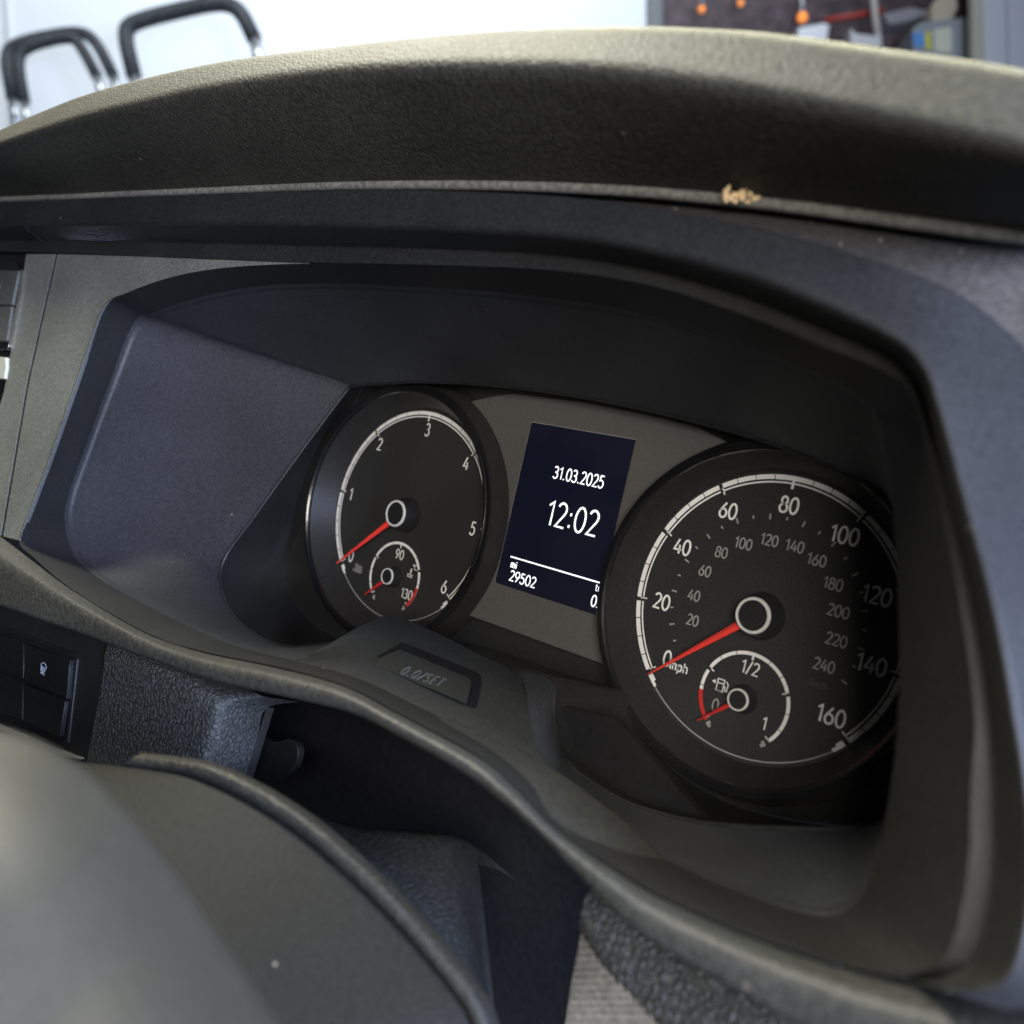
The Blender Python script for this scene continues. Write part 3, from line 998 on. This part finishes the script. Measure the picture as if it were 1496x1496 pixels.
# front face, corner, side face
secs = []
for i in range(5):
    t_, b__ = cols_t[i], cols_b[i]
    secs.append([t_ + Vector((0, 14, 1.5)), t_, t_ * .7 + b__ * .3, t_ * .35 + b__ * .65, b__])
# transpose: run sections along the width so that the vertical corner is filleted
loft('panel_skin', [[secs[i][j] for j in range(5)] for i in range(5)], M_leather, knee, rad=[0, 0, 0, 5, 0], n=5, seg=6)
prism('panel_edge', [tr + Vector((0, .2, .2)), br + Vector((0, .2, 0)), br + Vector((.5, 3, 0)), tr + Vector((.5, 3, .2))], (-.6, 0, 0), M_frame, knee, bevel=.1)
prism('latch_tab', rounded([onpl(x, y, -72) for x, y in ((350, 1060), (380, 1075), (400, 1086), (425, 1078), (437, 1092), (432, 1120), (410, 1140), (380, 1150), (350, 1140))], 3), (0, 3, 0), M_btn, knee, bevel=.4)

# near-black sheet painted in place of the shade behind the steering column
cav = prism('cavity_shade_sheet', [onpl(x, y, -40) for x, y in ((-330, 800), (250, 900), (900, 1050), (1300, 1500), (1100, 1700), (200, 1750), (-330, 1600))], (0, 3, 0), M_void, dash, bevel=0)

# ---------------------------------------------------------------- steering column
colm = empty('steering_column', dep(600, 1500, 230)[:], label='black grained steering column shroud with raised edge, below the lower lip', cat='steering column')
# grained shroud further back
sA = [dep(430, 1170, 262), dep(500, 1198, 258), dep(580, 1205, 255), dep(655, 1213, 254), dep(695, 1235, 262)]
sB = [dep(430, 1250, 240), dep(520, 1270, 236), dep(600, 1300, 234), dep(675, 1340, 236), dep(715, 1400, 248)]
sC = [dep(430, 1520, 215), dep(530, 1526, 213), dep(620, 1534, 211), dep(690, 1542, 213), dep(730, 1556, 222)]
s0 = [p + Vector((0, 25, -16)) for p in sA]
loft('grained_shroud', [s0, sA, sB, sC], M_column, colm, rad=[0, 6, 20, 0], n=6, seg=6)
RD = [((200, 1102), 236), ((240, 1106), 232), ((300, 1116), 226), ((370, 1146), 220), ((450, 1196), 213), ((530, 1264), 206), ((600, 1334), 200), ((655, 1398), 195),
      ((695, 1450), 191), ((716, 1500), 188), ((728, 1580), 184)]
rd = [dep(*p, d) for p, d in RD]
r1 = [dep(p[0] + 18, p[1] - 4, d + 9) for p, d in RD]
r0 = [p + Vector((0, 6, -22)) for p in r1]
r2 = [dep(p[0] - 16, p[1] + 14, d - .5) for p, d in RD]
r3 = [dep(p[0] - 21, p[1] + 18, d + 1.0) for p, d in RD]
FC = [((100, 1112), 236), ((110, 1125), 231), ((130, 1160), 222), ((170, 1220), 208), ((210, 1290), 196), ((250, 1350), 187), ((290, 1420), 178), ((320, 1480), 172),
      ((345, 1530), 168), ((360, 1580), 165), ((370, 1640), 160)]
fc = [dep(*p, d) for p, d in FC]
r4 = [a * .92 + b * .08 for a, b in zip(r3, fc)]
loft('raised_edge', [r0, r1, rd, r2, r3], M_column, colm, rad=[0, 5, 4, 1.2, 0], n=6, seg=6)
loft('cover_face', [[p + Vector((0, 0, -.3)) for p in r3], r4, fc], M_cover, colm, rad=[0, 3, 0], n=6, seg=4)

# ---------------------------------------------------------------- steering wheel boss, close to the camera
whl = empty('steering_wheel', dep(100, 1500, 140)[:], label='pale lit steering wheel boss, out of focus in the bottom left corner', cat='steering wheel')
WB = [((-120, 1040), 140), ((-40, 1050), 139), ((40, 1066), 138), ((110, 1100), 137), ((180, 1160), 135), ((240, 1232), 133), ((290, 1302), 131), ((340, 1375), 128),
      ((385, 1440), 126), ((430, 1510), 124), ((470, 1580), 122)]
w1 = [dep(*p, d) for p, d in WB]
w0 = [dep(p[0] - 60, p[1] + 50, d + 18) for p, d in WB]
w2 = [dep(p[0] - 110, p[1] + 95, d - 22) for p, d in WB]
w3 = [dep(p[0] - 270, p[1] + 225, d - 33) for p, d in WB]
w4 = [dep(p[0] - 560, p[1] + 460, d - 36) for p, d in WB]
loft('airbag_cover', [ext(q, 60) for q in (w0, w1, w2, w3, w4)], M_wheel, whl, rad=[0, 5, 14, 24, 0], n=6, seg=7)

# ---------------------------------------------------------------- trim strip at the bottom, right of the column
trm = empty('trim_strip', onpl(900, 1500, -95)[:], label='silver patterned decor strip with black grained edge under the lower lip', cat='trim strip')
M_weave = plastic('silver_weave', (.36, .36, .35), .42, 1500, .1)


def weave(mt):
    nt = mt.node_tree
    b = nt.nodes['Principled BSDF']
    tc = N(nt, 'ShaderNodeTexCoord')
    w1_ = N(nt, 'ShaderNodeTexWave', wave_type='BANDS')
    w1_.inputs['Scale'].default_value = 210
    mp = N(nt, 'ShaderNodeMapping')
    mp.inputs['Rotation'].default_value = (.3, .5, .9)
    nt.links.new(tc.outputs['Object'], mp.inputs['Vector'])
    nt.links.new(mp.outputs['Vector'], w1_.inputs['Vector'])
    ch = N(nt, 'ShaderNodeTexWave', wave_type='BANDS', bands_direction='Z')
    ch.inputs['Scale'].default_value = 210
    nt.links.new(mp.outputs['Vector'], ch.inputs['Vector'])
    mx = N(nt, 'ShaderNodeMath', operation='MULTIPLY')
    nt.links.new(w1_.outputs['Fac'], mx.inputs[0])
    nt.links.new(ch.outputs['Fac'], mx.inputs[1])
    bp = N(nt, 'ShaderNodeBump')
    bp.inputs['Strength'].default_value = 1
    bp.inputs['Distance'].default_value = .0009
    nt.links.new(mx.outputs[0], bp.inputs['Height'])
    nt.links.new(bp.outputs['Normal'], b.inputs['Normal'])


weave(M_weave)
tl = [onpl(856, 1308, -88), onpl(924, 1361, -90), onpl(995, 1408, -92), onpl(1115, 1475, -95), onpl(1250, 1560, -98)]
tm = [onpl(849, 1335, -91), onpl(893, 1398, -93), onpl(945, 1450, -95), onpl(1010, 1520, -98), onpl(1090, 1600, -101)]
t1 = [onpl(846, 1362, -90), onpl(880, 1412, -93), onpl(926, 1460, -95), onpl(985, 1525, -98), onpl(1060, 1610, -101)]
t2 = [onpl(836, 1430, -84), onpl(832, 1460, -86), onpl(828, 1490, -88), onpl(822, 1540, -90), onpl(815, 1620, -92)]
loft('grained_edge', [[p + Vector((0, 8, 4)) for p in tl], tl, tm, t1, [p + Vector((0, 2, -.5)) for p in t1]], M_leather, trm, rad=[0, 1, 6, .8, 0], n=5)
loft('decor_insert', [[p + Vector((0, 1.2, -.6)) for p in t1], t2], M_weave, trm, n=5)
# knob peeping in at the bottom edge
kn = dep(1330, 1542, 150)
knob = lathe('stalk_knob', [(.01, -4), (3.0, -3.4), (4.6, -1.5), (5.2, 2), (5.2, 8)], 0, 0, M_silver, None, n=32)
knob.location = kn * MM
ring = lathe('collar', [(5.2, -1), (6.6, -1.2), (6.9, 0), (6.9, 8)], 0, 0, M_black, None, n=32)
ring.parent = knob
setp(knob, 'small pale rounded knob with black collar at the bottom edge of the picture', 'knob')

# ---------------------------------------------------------------- workshop seen over the hood
BD = 2500.
wallm = plain('white_wall_paint', (.74, .77, .80), .6)


def bgp(x, y, d=BD):
    return dep(x, y, d)


prism('wall', [bgp(x, y, 2700) for x, y in ((-500, -500), (960, -500), (944, 120), (944, 500), (-500, 500))], FWD * 60, wallm, None, bevel=0)
wall = bpy.data.objects['wall']
setp(wall, kind='structure')
# wall panel joints
for x0, x1 in ((2, 14),):
    j = prism('wall_batten', [bgp(x0, -40, 2690), bgp(x0 + 6, -40, 2690), bgp(x1 + 8, 200, 2690), bgp(x1, 200, 2690)], FWD * 10, plain('batten_grey', (.55, .56, .56), .6), wall, bevel=2)
M_tube = plastic('black_foam_tube', (.055, .058, .062), .7, 200, .1)
M_pale = plain('pale_metal', (.6, .62, .63), .3, metal=.8)


def bar(lab, pts, r, d, extra=None):
    o = empty('bent_tube', bgp(*pts[0], d)[:], label=lab, cat='handle', group='black tube handles')
    p3 = rounded_open([bgp(x, y, d + k) for x, y, k in [(p[0], p[1], p[2] if len(p) > 2 else 0) for p in pts]], 60)
    tube('foam_grip', p3, r, M_tube, o, n=14)
    for (a, b__) in (extra or []):
        tube('metal_end', [bgp(*a, d), bgp(*b__, d)], r * .7, M_pale, o, n=12)
    return o


def rounded_open(pts, r, seg=6):
    out = [pts[0]]
    for i in range(1, len(pts) - 1):
        a, b__, c = pts[i - 1], pts[i], pts[i + 1]
        p0 = b__ + (a - b__).normalized() * min(r, (a - b__).length * .45)
        p2 = b__ + (c - b__).normalized() * min(r, (c - b__).length * .45)
        for k in range(seg + 1):
            t = k / seg
            out.append(p0 * (1 - t) ** 2 + b__ * 2 * t * (1 - t) + p2 * t * t)
    out.append(pts[-1])
    return out


def bar2(lab, pts, r, d, ends):
    o = empty('bent_tube', bgp(*pts[0], d)[:], label=lab, cat='handle', group='black tube handles')
    tube('foam_grip', rounded_open([bgp(x, y, d) for x, y in pts], 70), r, M_tube, o, n=14)
    for a, b__ in ends:
        tube('metal_end', [bgp(*a, d), bgp(*b__, d)], r * .75, M_pale, o, n=12)
    return o


bar2('wide black bent tube handle against the white wall, nearer the middle', [(196, 112), (180, 45), (200, 30), (318, 2), (350, 12), (372, 58)], 20, 2300,
     [((196, 112), (205, 150)), ((372, 58), (384, 110))])
bar2('front black bent tube handle of the overlapping pair at far left', [(36, 150), (24, 82), (45, 66), (105, 52), (120, 70), (142, 112)], 14, 2250,
     [((36, 150), (42, 190)), ((142, 112), (152, 150))])
bar2('rear black bent tube handle of the overlapping pair at far left', [(18, 145), (6, 78), (30, 60), (118, 44), (142, 62), (166, 112)], 15, 2330,
     [((18, 145), (26, 190)), ((166, 112), (176, 150))])
# dark workshop bay at the right with lamps, pole and boxes
bay = prism('workshop_bay', [bgp(x, y, 2800) for x, y in ((955, -300), (1440, -300), (1440, 400), (955, 400))], FWD * 50, plastic('bay_dark_red', (.085, .06, .07), .6, 60, .1, var=.35), None, bevel=0)
setp(bay, 'dark reddish workshop bay behind the hood at the upper right', 'bay')
post = prism('post', [bgp(x, y, 2680) for x, y in ((944, -200), (968, -200), (970, 300), (950, 300))], FWD * 40, plain('post_grey', (.10, .11, .12), .5), None, bevel=3)
setp(post, 'dark upright post at the edge of the white wall', 'post')
M_or = plain('orange_glow', (1, .35, .05), .5, emit=.9, ecol=(1, .30, .07))


def ball(name, c, r, mat, parent=None):
    vs, fs = [], []
    n, k = 14, 9
    for i in range(k + 1):
        th = math.pi * i / k
        for j in range(n):
            a = 2 * math.pi * j / n
            vs.append(c + Vector((math.sin(th) * math.cos(a), math.sin(th) * math.sin(a), math.cos(th) * (1.15 if th < 1.5 else .9))) * r)
    for i in range(k):
        for j in range(n):
            fs.append((i * n + j, i * n + (j + 1) % n, (i + 1) * n + (j + 1) % n, (i + 1) * n + j))
    return mesh(name, vs, fs, mat, parent)


for lab, x, y, r in (('leftmost small glowing orange lamp in the dark workshop bay', 1025, 14, 10), ('middle small glowing orange lamp in the dark workshop bay', 1082, 5, 9),
                     ('largest glowing orange lamp above the white box', 1172, 26, 15)):
    e = empty('orange_lamp', bgp(x, y, 2720)[:], label=lab, cat='lamp', group='orange lamps in the workshop bay')
    ball('bulb', bgp(x, y, 2720), r, M_or, e)
    tube('holder', [bgp(x, y - 8, 2722), bgp(x - 1, y - 40, 2730)], r * .5, M_pale, e, n=10)
tube('red_pipe', [bgp(1205, 30, 2700), bgp(1290, 16, 2700)], 9, plain('red_paint', (.45, .06, .04), .5), None)
setp(bpy.data.objects['red_pipe'], 'thin red pipe crossing the dark workshop bay', 'pipe')
pole = tube('pole', [bgp(1272, -60, 2650), bgp(1278, 20, 2650), bgp(1284, 60, 2650)], 10, plain('pole_cream', (.6, .55, .5), .5), None)
setp(pole, 'pale upright pole standing left of the grey machine', 'pole')


def box(name, poly, d, depth, mat, lab, cat, bev=4):
    o = prism(name, [bgp(x, y, d) for x, y in poly], FWD * depth, mat, None, bevel=bev)
    return setp(o, lab, cat)


box('white_box', ((1166, 40), (1205, 33), (1212, 36), (1208, 60), (1166, 60)), 2600, 90, plain('white_carton', (.85, .87, .9), .5), 'small white box at the hood edge under the largest orange lamp', 'box')
box('tray', ((1243, 40), (1250, 48), (1280, 52), (1286, 45), (1290, 70), (1243, 66)), 2610, 60, plain('tray_white', (.65, .66, .66), .5), 'pale tray at the foot of the pole', 'tray')
mach = empty('machine', bgp(1370, 100, 2600)[:], label='grey workshop machine with blue and yellow stickers beside the white panel', cat='machine')
prism('body', [bgp(x, y, 2600) for x, y in ((1334, 40), (1345, 32), (1412, 24), (1418, 30), (1418, 140), (1334, 140))], FWD * 150, plain('machine_grey', (.33, .36, .38), .5), mach, bevel=5)
prism('tan_head', [bgp(x, y, 2610) for x, y in ((1362, 6), (1375, -10), (1398, -8), (1400, 10), (1390, 30), (1362, 34))], FWD * 80, plain('machine_tan', (.6, .52, .38), .5), mach, bevel=5)
for nm, q, cc in (('blue_sticker', ((1334, 48), (1350, 47), (1351, 68), (1335, 68)), (.12, .35, .75)), ('yellow_sticker', ((1352, 47), (1359, 46), (1361, 72), (1353, 72)), (.75, .72, .05)),
                  ('label_sheet', ((1364, 43), (1390, 39), (1391, 78), (1366, 76)), (.75, .76, .6))):
    prism(nm, [bgp(x, y, 2598) for x, y in q], FWD * 1.5, plain(nm, cc, .5), mach, bevel=0)
box('tube_duct', ((1290, 20), (1330, 10), (1362, 16), (1330, 30), (1300, 36)), 2660, 60, plain('duct_grey', (.3, .3, .32), .4), 'grey duct between the pole and the grey machine', 'duct')
pnl = empty('ribbed_partition', bgp(1460, 200, 2500)[:], label='white ribbed panel at the top right corner', cat='panel')
for x0, x1 in ((1430, 1470), (1472, 1515), (1517, 1570)):
    prism('board', [bgp(x0 - 6, -200, 2500), bgp(x1 - 6, -200, 2500), bgp(x1 + 6, 200, 2500), bgp(x0 + 6, 200, 2500)], FWD * 20, wallm, pnl, bevel=3)
prism('edge_trim', [bgp(1418, -200, 2495), bgp(1431, -200, 2495), bgp(1443, 200, 2495), bgp(1424, 200, 2495)], FWD * 26, plain('edge_cream', (.62, .58, .48), .5), pnl, bevel=2)
